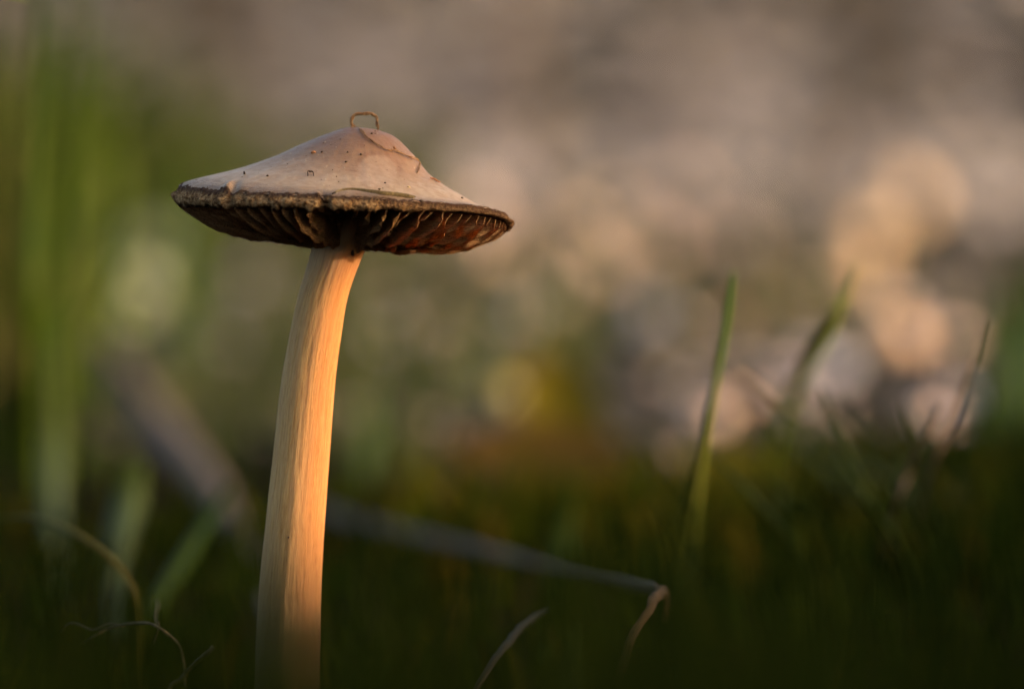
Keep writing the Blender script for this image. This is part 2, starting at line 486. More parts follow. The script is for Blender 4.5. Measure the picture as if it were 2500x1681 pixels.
# front azimuths: angle a with x = cos a, depth = -sin a (a = 90 deg faces the camera)
A_NOTCH = math.radians(98.5); A_FOLD = math.radians(134)
def adiff(a, b): return (a - b + math.pi) % (2 * math.pi) - math.pi
def warp(a):
    """the rim is not flat: its near side climbs towards the right and sags at the left"""
    d = math.degrees(a) % 360
    if d > 180: return 0.0
    return catmull([(0, 0), (12, 5), (35, 15), (60, 13), (90, 4), (140, -9), (165, -6), (180, 0)], d)
def band(a):
    d = math.degrees(a) % 360
    if d > 180: return .9
    return catmull([(0, .6), (12, .40), (35, .28), (60, .48), (90, .80), (140, .95), (165, 1.0), (180, .8)], d)
WT = [warp(math.radians(i)) for i in range(361)]; BT = [band(math.radians(i)) for i in range(361)]
def circ(T, a):
    d = math.degrees(a) % 360; i = int(d); return T[i] + (T[i+1] - T[i]) * (d - i)
def cap_z(t, a):
    w = (1 - math.cos(a)) / 2
    z = tabv(ZRt, t) * (1 - w) + tabv(ZLt, t) * w
    x, y = t * math.cos(a), t * math.sin(a)
    z += 4.0 * n3(x * 2.6, y * 2.6, 5.5) * sstep(.15, .5, t) + 1.0 * n3(x * 9, y * 9, 2.5)
    z += circ(WT, a) * t ** 4
    # radial crinkles gather at the margin
    z += sstep(.86, 1, t) * (2.6 * n3(math.cos(a) * 16, math.sin(a) * 16, 1) + 2.0 * n3(math.cos(a) * 38, math.sin(a) * 38, t * 3))
    # crease where the margin has folded, and one by the tear
    d = adiff(a, A_FOLD + (1 - t) * .9)
    z += sstep(.80, .97, t) * (9 * math.exp(-(d / .030) ** 2) - 9 * math.exp(-((d + .055) / .028) ** 2))
    d = adiff(a, A_NOTCH + (1 - t) * .5)
    z += sstep(.88, .98, t) * (6 * math.exp(-((d - .03) / .02) ** 2) - 6 * math.exp(-(d / .018) ** 2))
    return z
BX, BZ = (902 - 865), None
NA, NTt = 540, 96
V = []; F = []; At = []; Pos = []; Blo = []; Ring = []; Pol = []
for j in range(NTt + 1):
    t = (j / NTt) ** .85 * .972
    for i in range(NA):
        a = 2 * math.pi * i / NA; R = Rr(a)
        z = cap_z(t, a); x = t * R * math.cos(a); y = -t * R * math.sin(a)
        # shallow round dimple on the camera side, right of centre
        dd = math.hypot((x - 52) / 52, (z - 92) / 46) if math.sin(a) > 0 else 9
        b = 1 - sstep(.75, 1.05, dd); rg = math.exp(-((dd - 1.05) / .16) ** 2) * (1 if z > 85 else .3) if dd < 3 else 0
        V.append(C3(x, y, z - 0)); At.append(t); Pos.append((x, y, z)); Blo.append(b); Ring.append(rg)
        Pol.append((math.cos(a), math.sin(a), t))
for j in range(NTt):
    for i in range(NA):
        i2 = (i + 1) % NA
        F.append((j*NA+i, (j+1)*NA+i, (j+1)*NA+i2, j*NA+i2))
ntop = len(F)
# underside flesh
def under_z(t): return 6 + 78 * (1 - sstep(0.0, 1.0, t)) - 14 * t
NU = 20; base = len(V)
for j in range(NU + 1):
    t = .972 * (1 - j / NU)
    for i in range(NA):
        a = 2 * math.pi * i / NA; R = Rr(a)
        x, y = t * R * math.cos(a), -t * R * math.sin(a)
        z = under_z(t) + circ(WT, a) * t ** 4 if j else cap_z(.972, a) - 5
        V.append(C3(x, y, z)); At.append(t); Pos.append((x, y, z)); Blo.append(0); Ring.append(0); Pol.append((math.cos(a), math.sin(a), t))
rim = NTt * NA
for i in range(NA):
    i2 = (i + 1) % NA; F.append((rim+i, base+i, base+i2, rim+i2))
for j in range(NU):
    for i in range(NA):
        i2 = (i + 1) % NA
        F.append((base+j*NA+i, base+(j+1)*NA+i, base+(j+1)*NA+i2, base+j*NA+i2))

BASE = P(697, 1850, DF); BASE.z = 0
mush = empty('mushroom', BASE)
tag(mush, 'tall pale brown mushroom with umbonate cap, frayed margin and slender curved stem', 'mushroom')
me = mesh('cap', V, F, origin=BASE)
fattr(me, 't', At); vattr(me, 'pos', Pos); fattr(me, 'blotch', Blo); fattr(me, 'ring', Ring); vattr(me, 'polar', Pol)
cap = link('cap', me, [M['skin'], M['flesh']], mush)
mi = np.zeros(len(me.polygons), dtype=np.int32); mi[ntop:] = 1; me.polygons.foreach_set('material_index', mi)
CAPBVH = BVHTree.FromPolygons([tuple(v) for v in V], F[:ntop])

# frayed brown margin: a rolled strip round the rim
NA2 = 900
prof = [(.958, None, 1.0), (.970, None, 2.5), (.988, 10, 0), (1.0, 5, 0), (1.008, 1, 0), (1.010, -6, 0), (1.004, -13, 0), (.992, -19, 0), (.975, -21, 0), (.955, -17, 0), (.935, -8, 0), (.92, 0, 0)]
V = []; F = []; Pos = []; Vv = []
sub = 3
pr = []
for s_ in range((len(prof) - 1) * sub + 1):
    pr.append(s_ / sub)
for j, f in enumerate(pr):
    k = min(int(f), len(prof) - 2); fr_ = f - k
    for i in range(NA2):
        a = 2 * math.pi * i / NA2; R = Rr(a); ca, sa = math.cos(a), math.sin(a)
        w = (1 - ca) / 2; wp = circ(WT, a); bw = circ(BT, a) * (.80 + .45 * n3(ca * 7, sa * 7, 31) + .25 * n3(ca * 24, sa * 24, 32))
        jag = (.016 * n3(ca * 9, sa * 9, 21) + .012 * n3(ca * 30, sa * 30, 22) + .008 * n3(ca * 80, sa * 80, 23)) * (1 - sstep(1.0, 3.0, f))
        def pz(q):
            t, z, off = prof[q]
            return cap_z(min(t + jag, 1), a) + off * bw if z is None else z * bw + (w - .5) * 4 + wp
        t = prof[k][0] * (1 - fr_) + prof[k+1][0] * fr_ + jag
        z = pz(k) * (1 - fr_) + pz(k+1) * fr_
        low = sstep(0, 18, wp - z) * bw
        fine_ = 3.2 * n3(ca * 42, sa * 42, j * .22) + 1.8 * n3(ca * 95, sa * 95, j * .5)
        rad = t * R + fine_ * 1.4 * sstep(0, 3, f) + 4 * n3(ca * 13, sa * 13, 4 + j * .05) * sstep(0, 4, f)
        z += fine_ * .8 * sstep(1, 3, f)
        z -= low * (7 * n3(ca * 20, sa * 20, 6) + 7 * n3(ca * 60, sa * 60, 2) + 3 * abs(n3(ca * 120, sa * 120, 9)) + 1)
        # tear and fold
        dn = adiff(a, A_NOTCH)
        cut = math.exp(-(dn / .030) ** 4)
        rad -= cut * 26 * sstep(1, 4, f); z += cut * low * 14
        df = adiff(a, A_FOLD); rad -= 14 * math.exp(-((df + .03) / .022) ** 2) * sstep(1, 3, f); rad += 9 * math.exp(-((df - .02) / .03) ** 2) * sstep(1, 3, f)
        x, y = rad * ca, -rad * sa
        V.append(C3(x, y, z)); Pos.append((x, y, z)); Vv.append(f / (len(prof) - 1))
for j in range(len(pr) - 1):
    for i in range(NA2):
        i2 = (i + 1) % NA2
        F.append((j*NA2+i, (j+1)*NA2+i, (j+1)*NA2+i2, j*NA2+i2))
me = mesh('cap_margin', V, F, origin=BASE); vattr(me, 'pos', Pos); fattr(me, 'v', Vv)
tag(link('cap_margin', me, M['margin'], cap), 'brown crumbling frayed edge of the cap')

# gills
GB = [(.12, -72), (.2, -86), (.3, -90), (.45, -88), (.6, -86), (.75, -73), (.88, -50), (.95, -32), (1.0, -14)]
NG = 80
for g in range(NG):
    a0 = 2 * math.pi * (g + .5 * rng.random() * .6) / NG
    front = abs(math.degrees(adiff(a0, math.radians(92))))
    short = (g % 2 == 1) and rng.random() < .55
    t0, t1 = (.45 if short else .15), .968
    nu, nv = 44, 9
    sd = g * 3.71
    right = (1 + math.cos(a0)) / 2
    V = []; F = []; E = []; Pos = []
    for side in (0, 1):
        for i in range(nu + 1):
            u = i / nu; t = t0 + (t1 - t0) * u
            R = Rr(a0)
            wg = circ(WT, a0) * t ** 4
            zt = under_z(t) - 1.5 + wg
            zb = catmull(GB, t) + wg * .5
            if short: zb = zt + (zb - zt) * sstep(0, .25, u) * .85
            dep = 1 + .07 * n3(u * 5, sd, 1) + .05 * n3(u * 17, sd, 2) + .06 * math.sin(sd)
            if front < 11: dep *= .36 + .4 * sstep(8, 11, front) + .16 * n3(u * 6, sd, 5)
            zb = zt + (zb - zt) * dep
            for j in range(nv + 1):
                v = j / nv
                z = zt + (zb - zt) * v
                fade = sstep(0, .08, u) * .7 + .3
                lat = v * fade * ((9 + 9 * right) * n3(u * 3.2, sd, v * .8) + (4 + 14 * right) * v * n3(u * 9, sd * 1.3, v * 1.2 + 4))
                lat += 5 * n3(u * 2, sd, 9) * v + v * (30 * right - 12 * (1 - right)) * max(0, math.sin(a0))
                lat += 5 * right * v * v * math.sin(u * 24 + sd)
                z += right * v * 6 * n3(u * 11, sd, 14)
                th = (1.9 * (1 - v) + .45) * (1 if side == 0 else -1)
                if j == nv: th *= .2
                rr = t * R
                ca, sa = math.cos(a0), math.sin(a0)
                x = rr * ca - (lat + th) * sa; y = -(rr * sa + (lat + th) * ca)
                V.append(C3(x, y, z)); E.append(v * (1 - .35 * sstep(.75, .95, u))); Pos.append((rr + g * 37, lat, z))
    st = (nu + 1) * (nv + 1)
    for side in (0, 1):
        for i in range(nu):
            for j in range(nv):
                q = [side*st + i*(nv+1)+j, side*st + (i+1)*(nv+1)+j, side*st + (i+1)*(nv+1)+j+1, side*st + i*(nv+1)+j+1]
                F.append(tuple(q if side else q[::-1]))
    for i in range(nu):
        q0, q1 = i*(nv+1)+nv, (i+1)*(nv+1)+nv
        F.append((q0, q1, st+q1, st+q0))
    for j in range(nv):
        q0, q1 = j, j + 1; F.append((q0, q1, st+q1, st+q0))
        q0, q1 = nu*(nv+1)+j, nu*(nv+1)+j+1; F.append((q1, q0, st+q0, st+q1))
    me = mesh('gill', V, F, origin=BASE); fattr(me, 'edge', E); vattr(me, 'pos', Pos)
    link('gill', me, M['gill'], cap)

# torn gill shards hanging over the top of the stem: (px, top py, bottom py, half width, depth offset)
for n_, (px, y0, y1, hw, dy, lean) in enumerate([(836, 520, 572, 11, -120, -4), (884, 520, 580, 13, -110, 4), (924, 540, 613, 15, -60, 2),
                                         (862, 515, 548, 9, -150, 3), (905, 520, 566, 9, -140, -5), (812, 520, 546, 8, -170, 2)]):
    V = []; F = []; E = []; Pos = []
    m = 9
    for side in (0, 1):
        for i in range(m + 1):
            f = i / m; w = hw * (1 - f ** 1.6) * (1 + .35 * n3(f * 6, n_, 3)) + .6
            for s2 in (-1, -.4, .4, 1):
                x = px + lean * f + s2 * w + 2 * n3(f * 3, n_, 8)
                y = y0 + (y1 - y0) * f
                d = dy + (4 if side else 0) * (1 - f * .7) + 4 * (1 - s2 * s2) + 8 * n3(f * 3, s2, n_)
                V.append(P(x, y, DF) + FW * (d * S)); E.append(f * .8); Pos.append((x * 1.0 + 77 * n_, d, y))
    st = (m + 1) * 4
    for side in (0, 1):
        for i in range(m):
            for j in range(3):
                q = [side*st+i*4+j, side*st+i*4+j+1, side*st+(i+1)*4+j+1, side*st+(i+1)*4+j]
                F.append(tuple(q if not side else q[::-1]))
    for i in range(m):
        F.append((i*4, (i+1)*4, st+(i+1)*4, st+i*4)); F.append((i*4+3, st+i*4+3, st+(i+1)*4+3, (i+1)*4+3))
    F.append((m*4, m*4+1, m*4+2, m*4+3, st+m*4+3, st+m*4+2, st+m*4+1, st+m*4))
    me = mesh('gill', V, F, origin=BASE); fattr(me, 'edge', E); vattr(me, 'pos', Pos)
    tag(link('gill', me, M['gill'], cap), 'dark torn gill shard hanging over the stem')

# stem
ST = [(468, 866, 150), (520, 856, 146), (585, 835, 138), (650, 812, 125), (725, 788, 122), (831, 768, 127), (935, 752, 132),
      (1080, 738, 137), (1285, 720, 145), (1433, 709, 152), (1560, 704, 157), (1678, 701, 160), (1760, 699, 165), (1900, 697, 180)]
tc = [(s[0], s[1]) for s in ST]; tw = [(s[0], s[2]) for s in ST]
NS, NR = 420, 128
V = []; F = []; Fib = []; Ln = []
for i in range(NS + 1):
    f = i / NS; py = 468 + f * (1900 - 468)
    cx, w = catmull(tc, py), catmull(tw, py) / 2
    dx = (catmull(tc, py + 4) - catmull(tc, py - 4)) / 8 if 472 < py < 1896 else 0
    for k in range(NR):
        a = 2 * math.pi * k / NR; ca, sa = math.cos(a), math.sin(a)
        rr = w * (1 + .010 * n3(ca * 1.5, sa * 1.5, py * .004) + .012 * n3(ca * 6, sa * 6, py * .003)) + .7 * n3(ca * 22, sa * 22, py * .012) + .35 * n3(ca * 45, sa * 45, py * .03)
        # a shallow groove running down the camera side
        rr -= 1.1 * math.exp(-((a - math.radians(262) - .0004 * (py - 800)) / .16) ** 2) * (1 - sstep(900, 1300, py))
        x = cx + rr * ca; y = py - rr * ca * dx * .0
        V.append(P(x, y, DF) + FW * (rr * sa * S)); Fib.append((ca, sa, py * .004)); Ln.append((py - 560) / 1120)
for i in range(NS):
    for k in range(NR):
        k2 = (k + 1) % NR; F.append((i*NR+k, (i+1)*NR+k, (i+1)*NR+k2, i*NR+k2))
F.append(tuple(range(NR)))
me = mesh('stem', V, F, origin=BASE); vattr(me, 'fib', Fib); fattr(me, 'len', Ln)
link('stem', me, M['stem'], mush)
STEMBVH = BVHTree.FromPolygons([tuple(v) for v in V], F)

# ------------------------------------------------------------------ bits lying on the cap
def on(bvh, px, py):
    d = (P(px, py, 1.0) - CAM).normalized()
    h = bvh.ray_cast(CAM, d)
    if h[0] is None: return None, None
    return h[0], (h[1] if h[1].dot(d) < 0 else -h[1])

def crumb(name, px, py, w, h, mat, label, bvh=None, seed=0, rot=0.0, cat='crumb', group=None):
    p, nrm = on(bvh or CAPBVH, px, py)
    if p is None:
        return None
    V = []; F = []
    nl, nr = 8, 9
    tx = (RT - nrm * RT.dot(nrm)).normalized(); ty = nrm.cross(tx)
    ax = tx * math.cos(rot) + ty * math.sin(rot); ay = ty * math.cos(rot) - tx * math.sin(rot)
    hw, hh = w * S / 2, h * S / 2
    V.append(p + nrm * hh * 1.6)
    for i in range(1, nl):
        ph = math.pi * i / nl
        for k in range(nr):
            th = 2 * math.pi * k / nr
            r = 1 + .45 * n3(math.cos(th) * 1.5 + seed, math.sin(th) * 1.5, ph + seed)
            V.append(p + ax * (hw * r * math.sin(ph) * math.cos(th)) + ay * (hh * r * math.sin(ph) * math.sin(th)) + nrm * (hh * .9 * math.cos(ph) * r + hh * .5))
    V.append(p - nrm * hh * .4)
    for k in range(nr):
        k2 = (k + 1) % nr
        F.append((0, 1 + k, 1 + k2)); b0 = 1 + (nl - 2) * nr; F.append((len(V) - 1, b0 + k2, b0 + k))
        for i in range(nl - 2):
            F.append((1 + i*nr + k, 1 + (i+1)*nr + k, 1 + (i+1)*nr + k2, 1 + i*nr + k2))
    me = mesh(name, V, F, origin=p); o = link(name, me, mat); o.location = p
    return tag(o, label, cat, group)

GC = 'soil crumbs stuck to the cap'
for i, (nm, px, py, w, h, mt, rot, lb) in enumerate([
    ('bark_chip', 765, 373, 14, 7, 'chip', .2, 'rusty brown bark chip on the upper left slope of the cap'),
    ('soil_crumb', 786, 372, 5, 5, 'crumb', 0, 'dark soil crumb right beside the rusty bark chip'),
    ('soil_crumb', 907, 327, 6, 5, 'crumb', 0, 'black soil crumb on the cap crown under the dry fibre arch'),
    ('soil_crumb', 881, 378, 6, 6, 'crumb', 0, 'black soil crumb near the middle of the cap'),
    ('soil_crumb', 845, 396, 7, 5, 'crumb', .8, 'small brown crumb left of the pale dimple on the cap'),
    ('soil_crumb', 849, 372, 4, 4, 'crumb', 0, 'tiny dark crumb high on the middle of the cap'),
    ('soil_crumb', 653, 430, 6, 5, 'crumb', 0, 'dark crumb on the pale left part of the cap'),
    ('soil_crumb', 597, 425, 5, 9, 'crumb', .3, 'thin dark splinter crumb on the left part of the cap'),
    ('soil_crumb', 542, 460, 8, 5, 'crumb', 0, 'dark crumb just above the frayed margin at the far left'),
    ('soil_crumb', 496, 459, 5, 4, 'crumb', 0, 'tiny dark crumb nearest the left tip of the cap'),
    ('soil_crumb', 926, 463, 6, 5, 'crumb', 0, 'dark crumb above the olive grass sliver'),
    ('soil_crumb', 1028, 492, 11, 7, 'crumb', .2, 'large dark crumb right of the grass sliver end'),
    ('soil_crumb', 997, 457, 9, 5, 'straw', .3, 'straw coloured crumb on the right slope of the cap'),
    ('soil_crumb', 940, 447, 5, 4, 'crumb', 0, 'dark speck right below the pale dimple of the cap'),
    ('soil_crumb', 963, 362, 10, 5, 'chip', -.7, 'reddish crumb high on the right slope of the cap'),
    ('soil_crumb', 1128, 484, 6, 5, 'crumb', 0, 'dark crumb on the far right edge of the cap')]):
    crumb(nm, px, py, w, h, M[mt], lb, seed=i * 1.7, rot=rot, cat='bark chip' if nm == 'bark_chip' else 'crumb', group=GC)
# the mark and crumb on the stem
crumb('soil_crumb', 859, 617, 7, 13, M['crumb'], 'dark oval crumb near the top of the stem', bvh=STEMBVH, seed=40, rot=-.1)
crumb('soil_crumb', 705, 1311, 5, 5, M['crumb'], 'tiny dark crumb low on the stem', bvh=STEMBVH, seed=42)

# fine pale and dark grit, one uncountable mass
V = []; F = []; T = []
for i in range(280):
    px = random.uniform(440, 1180); py = random.uniform(312, 505)
    p, nrm = on(CAPBVH, px, py)
    if p is None: continue
    r = S * random.choice([.8, .9, 1.1, 1.3, 1.8, 2.2]) ; b = len(V); tv = random.random()
    tx = (RT - nrm * RT.dot(nrm)).normalized(); ty = nrm.cross(tx)
    q = [tx * r, ty * r * .8, -tx * r * .9, -ty * r]
    V += [p + v for v in q] + [p + nrm * r]; T += [tv] * 5
    F += [(b, b+1, b+4), (b+1, b+2, b+4), (b+2, b+3, b+4), (b+3, b, b+4)]
me = mesh('grit', V, F, smooth=False); fattr(me, 'tint', T)
gm = mat_scatter('grit', [(0, (.7, .6, .5)), (.45, (.6, .45, .32)), (.55, (.10, .05, .03)), (1, (.04, .02, .015))])
tag(link('grit', me, gm), 'fine pale and dark grit dusted over the cap', 'grit', kind='stuff')

# curled black hair-like fleck on the cap
def surf_tube(name, pts, mat, label, cat, n=60, sides=7, flat=1.0, rough=.2, strands=None):
    """pts: (px, py, lift px, radius px, on_surface) ; sticks to the cap where on_surface"""
    w = []
    last = None
    for (px, py, lift, r, os_) in pts:
        if os_:
            p, nrm = on(CAPBVH, px, py)
            if p is None: p, nrm = (last or P(px, py)), UP
            p = p + nrm * (lift * S); last = p
        else:
            q = P(px, py, DF)
            if last is not None: q = P(px, py, (last - CAM).dot(FW) / K)
            p = q + FW * (-lift * S)
        w.append((p.x, p.y, p.z, r * S))
    pa = spline(w, n); V, F = tube_data(pa, sides, rough, flat, 3)
    o = Vector(tuple(pa[0][:3])); me = mesh(name, V, F, origin=o)
    ob = link(name, me, mat); ob.location = o
    return tag(ob, label, cat) if label else ob

surf_tube('curled_fleck', [(752, 430, 1, 1.2, 1), (752, 424, 6, 1.6, 1), (758, 423, 5, 2.4, 1), (764, 424, 5, 1.4, 1), (766, 430, 1, .9, 1)], M['crumb'],
          'small curled black fleck on the pale front of the cap', 'fleck', n=20)

# dry curled fibre arching over the crown: arch and the long trailing strand, twisted from fibres
fib = empty('dry_fibre', P(858, 312)); tag(fib, 'thin dry brown plant fibre arching over the crown and trailing down the cap', 'plant fibre')
def wpts(pts):
    w = []; last = P(870, 320)
    for (px, py, lift, r, os_) in pts:
        p, nrm = on(CAPBVH, px, py) if os_ else (None, None)
        if p is None: p = P(px, py, (last - CAM).dot(FW) / K); nrm = Vector((0, 0, 0))
        else: last = p
        p = p + nrm * (lift * S); w.append((p.x, p.y, p.z, r * S))
    return w
def strand(name, pts, offs, n=70):
    w = spline(wpts(pts), n); fr = frames([q[:3] for q in w]); V = []; F = []
    for si, (ph, rad) in enumerate(offs):
        pa = []
        for i, (c, t, a, b) in enumerate(fr):
            th = ph + i * .16
            k = rad * w[i][3] * (1 + .7 * n3(i * .15, si, 2))
            q = c + a * (math.cos(th) * k) + b * (math.sin(th) * k)
            pa.append((q.x, q.y, q.z, w[i][3] * (.66 + .3 * n3(i * .2, si, 5))))
        v, f = tube_data(pa, 5, .3); bs = len(V); V += v; F += [tuple(x + bs for x in ff) for ff in f]
    me = mesh(name, V, F, origin=fib.location); return link(name, me, M['fibre'], fib)
strand('arch', [(860, 312, 3, 2.2, 0), (858, 296, 0, 2.6, 0), (862, 283, 0, 3.0, 0), (876, 278, 0, 3.0, 0), (900, 277, 0, 2.6, 0), (914, 281, 0, 2.8, 0), (920, 290, 0, 2.2, 0),
                (921, 304, 0, 3.2, 0), (923, 313, 0, 1.6, 0), (922, 320, 0, .8, 0)], [(0, .8), (2.1, .9), (4.2, .9)])
strand('trailing_strand', [(858, 300, 0, 2.0, 0), (870, 312, 2, 2.2, 0), (882, 321, 3, 2.0, 1), (900, 341, 4, 1.8, 1), (922, 357, 4, 1.6, 1), (943, 368, 4, 1.6, 1), (965, 371, 4, 1.9, 1),
                (990, 383, 5, 1.9, 1), (1010, 391, 6, 1.9, 1), (1020, 399, 6, 1.8, 1), (1021, 410, 4, 1.8, 1), (1018, 423, 2, 1.5, 1)], [(0, .9), (3.0, .9)], n=110)

# olive dry grass sliver lying along the front of the cap
o_ = surf_tube('grass_sliver', [(797, 486, 3, 1.0, 1), (812, 477, 5, 2.0, 1), (835, 470, 7, 2.4, 1), (862, 469, 8, 2.8, 1), (900, 473, 7, 4.0, 1), (935, 477, 6, 5.0, 1),
                           (975, 480, 5, 5.2, 1), (1000, 483, 4, 4.4, 1), (1014, 483, 3, 1.6, 1)], M['sliver'],
          'dry olive brown grass sliver lying across the front of the cap', 'grass sliver', n=80, sides=9, flat=.45)
surf_tube('straw_chip', [(1050, 436, 2, 1.6, 1), (1058, 440, 4, 2.6, 1), (1068, 446, 4, 2.2, 1), (1073, 448, 5, 1.0, 1)], M['chip'],
          'short orange straw chip sticking out from the right slope of the cap', 'straw chip', n=16)

# ------------------------------------------------------------------ grasses and stems one can tell apart
def lab(o, l, c, g=None): return tag(o, l, c, g)
GB_ = 'blurred grass blades around the mushroom'
# right: the sharp blade
lab(blade('grass_leaf', [(1790, 660, .462, 3), (1786, 695, .462, 8), (1768, 820, .462, 11), (1742, 960, .463, 11), (1720, 1080, .468, 12), (1700, 1190, .485, 14), (1680, 1330, .53, 14), (1660, 1500, .58, 14), (1645, 1800, .480, 13)],
          M['green_y'], n=40, side=Vector((1, .5, .05)), fold=.35), 'upright pale yellow green grass blade, the sharpest one right of the mushroom', 'grass blade', GB_)
lab(blade('grass_leaf', [(2095, 640, .49, 2), (2068, 710, .49, 9), (2035, 780, .49, 19), (1995, 850, .50, 25), (1960, 910, .52, 20), (1915, 1000, .58, 14), (1880, 1100, .6, 14), (1850, 1250, .62, 14), (1830, 1420, .63, 12)],
          M['green_v'], n=30), 'leaning vivid green grass blade right of the sharp blade, broad in the middle', 'grass blade', GB_)
lab(blade('grass_leaf', [(1780, 880, .51, 2), (1880, 960, .52, 7), (1980, 1040, .53, 10), (2100, 1130, .54, 12), (2230, 1220, .58, 16), (2330, 1320, .60, 12)],
          M['green_d'], n=24, side=Vector((.3, 1, .6))), 'dark green blade slanting down to the right behind the vivid blade', 'grass blade', GB_)
lab(blade('grass_leaf', [(1700, 1100, .53, 3), (1690, 1180, .53, 9), (1680, 1290, .53, 12), (1670, 1500, .53, 14), (1660, 1700, .53, 14)],
          M['green_d'], n=16), 'short dark green blade at the foot of the sharp grass blade', 'grass blade', GB_)
lab(blade('grass_leaf', [(1835, 1010, .57, 4), (1940, 1080, .57, 14), (2050, 1180, .58, 18), (2170, 1300, .59, 14)],
          M['green_d'], n=20, side=Vector((.3, 1, .6))), 'lower of the two dark blades slanting down right', 'grass blade', GB_)
GS_ = 'thin dry stalks at the right'
lab(tube('dry_stalk', [(2400, 780, .48, 4), (2370, 900, .48, 5), (2330, 1020, .485, 6), (2270, 1150, .49, 6), (2220, 1300, .56, 5), (2190, 1420, .57, 5)], M['greyst'], n=24, rough=.1),
    'thin grey dry stalk leaning at the far right, the longer one', 'dry stalk', GS_)
lab(tube('dry_stalk', [(2290, 990, .48, 4), (2255, 1060, .48, 5), (2220, 1150, .485, 6), (2180, 1260, .49, 6), (2160, 1380, .56, 5)], M['greyst'], n=20, rough=.1),
    'shorter thin grey stalk beside the long leaning one', 'dry stalk', GS_)
lab(tube('fine_twig', [(1345, 872, .56, 2), (1290, 935, .55, 3), (1230, 1010, .55, 3), (1185, 1060, .54, 3), (1120, 1130, .54, 3), (1060, 1250, .54, 3)], M['twig'], n=20, rough=.1),
    'very thin dark twig leaning behind the yellow leaf patch', 'twig')
# left: tall blurred blades
for k, (pts, mt, lb) in enumerate([
    ([(112, -120, .60, 13), (100, 60, .60, 16), (92, 250, .60, 18), (80, 500, .60, 20), (72, 800, .60, 22), (80, 1100, .66, 30), (95, 1400, .66, 24)], 'green', 'tall green grass blade, leftmost of the tall blurred ones'),
    ([(205, -150, .64, 8), (196, 100, .64, 10), (185, 400, .64, 12), (170, 700, .64, 14), (150, 1000, .64, 16), (140, 1350, .70, 20)], 'green', 'tall green grass blade second from the left edge'),
    ([(118, 820, .62, 10), (122, 960, .62, 22), (128, 1080, .62, 26), (130, 1180, .61, 22), (134, 1320, .59, 20), (138, 1520, .58, 14)], 'green_p', 'broad pale green blade low at the left edge'),
    ([(50, 200, .80, 14), (10, 320, .80, 24), (-60, 480, .80, 24), (-120, 800, .80, 20), (-130, 1200, .75, 16)], 'green', 'grass blade leaning in from the left edge'),
    ([(330, 330, 1.75, 20), (345, 420, 1.75, 24), (355, 520, 1.75, 24), (360, 600, 1.75, 20)], 'green_v', 'green blade left of the cap margin'),
    ([(470, 400, 1.05, 18), (450, 560, 1.05, 28), (430, 800, 1.0, 28), (425, 1080, .9, 20)], 'green', 'green blade right behind the left cap tip'),
    ([(250, 260, 1.0, 14), (262, 480, 1.0, 30), (270, 760, .95, 34), (275, 1000, .9, 30), (280, 1200, .8, 20)], 'green_v', 'green blade between the tall blades and the cap'),
    ([(340, 1130, .56, 18), (318, 1210, .56, 36), (295, 1300, .555, 34), (280, 1400, .55, 20), (275, 1560, .54, 14)], 'green_p', 'short broad pale blade low on the left'),
    ([(560, 1180, .53, 6), (520, 1250, .53, 16), (465, 1340, .525, 22), (410, 1430, .52, 22), (360, 1520, .515, 18), (320, 1650, .51, 14)], 'green', 'olive blade leaning up towards the stem at the lower left'),
    ([(1400, 1520, .36, 7), (1390, 1600, .36, 22), (1384, 1700, .36, 32), (1380, 1850, .36, 30), (1378, 1990, .36, 24)], 'green_p', 'pale out of focus grass tip at the bottom centre'),
    ([(1400, 1180, .56, 6), (1380, 1300, .56, 18), (1360, 1450, .555, 22), (1350, 1650, .55, 18)], 'green', 'faint green blade behind the grey bent stem'),
    ([(2460, 640, .75, 14), (2470, 820, .75, 34), (2480, 1040, .72, 44), (2485, 1250, .68, 40), (2490, 1500, .62, 30)], 'green', 'broad blurred green blade at the right edge'),
    ([(2540, 560, .85, 14), (2535, 780, .85, 34), (2530, 1020, .8, 40), (2520, 1300, .7, 36)], 'green_d', 'dark blurred blade half outside the right edge'),
    ([(905, 890, .75, 8), (900, 960, .75, 18), (893, 1060, .72, 20), (885, 1180, .68, 16)], 'green', 'short green blade right behind the stem'),
]):
    lab(blade('grass_leaf', pts, M[mt], n=22, side=Vector((1, .3 * math.sin(k * 2.1), .05))), lb, 'grass blade', GB_)
lab(blade('grass_leaf', [(74, 6, .43, 1.5), (60, 4, .43, 5), (20, -4, .43, 9), (-60, -20, .43, 10), (-200, 20, .43, 10), (-330, 240, .43, 10), (-420, 700, .43, 10), (-460, 1300, .43, 9), (-470, 1860, .43, 8)], M['green_v'], n=60, side=Vector((0, 1, .3))),
    'sharp green blade tip poking into the top left corner', 'grass blade', GB_)
lab(blade('grass_leaf', [(-60, 1275, .47, 4), (20, 1262, .47, 6), (80, 1263, .468, 8), (150, 1285, .465, 10), (220, 1325, .462, 11), (275, 1370, .46, 10), (315, 1420, .458, 9), (333, 1470, .456, 8), (340, 1560, .455, 7), (345, 1800, .453, 6)],
          M['ochre'], n=44, side=Vector((.2, 1, .3))), 'thin yellowing blade arching down at the lower left', 'grass blade', GB_)

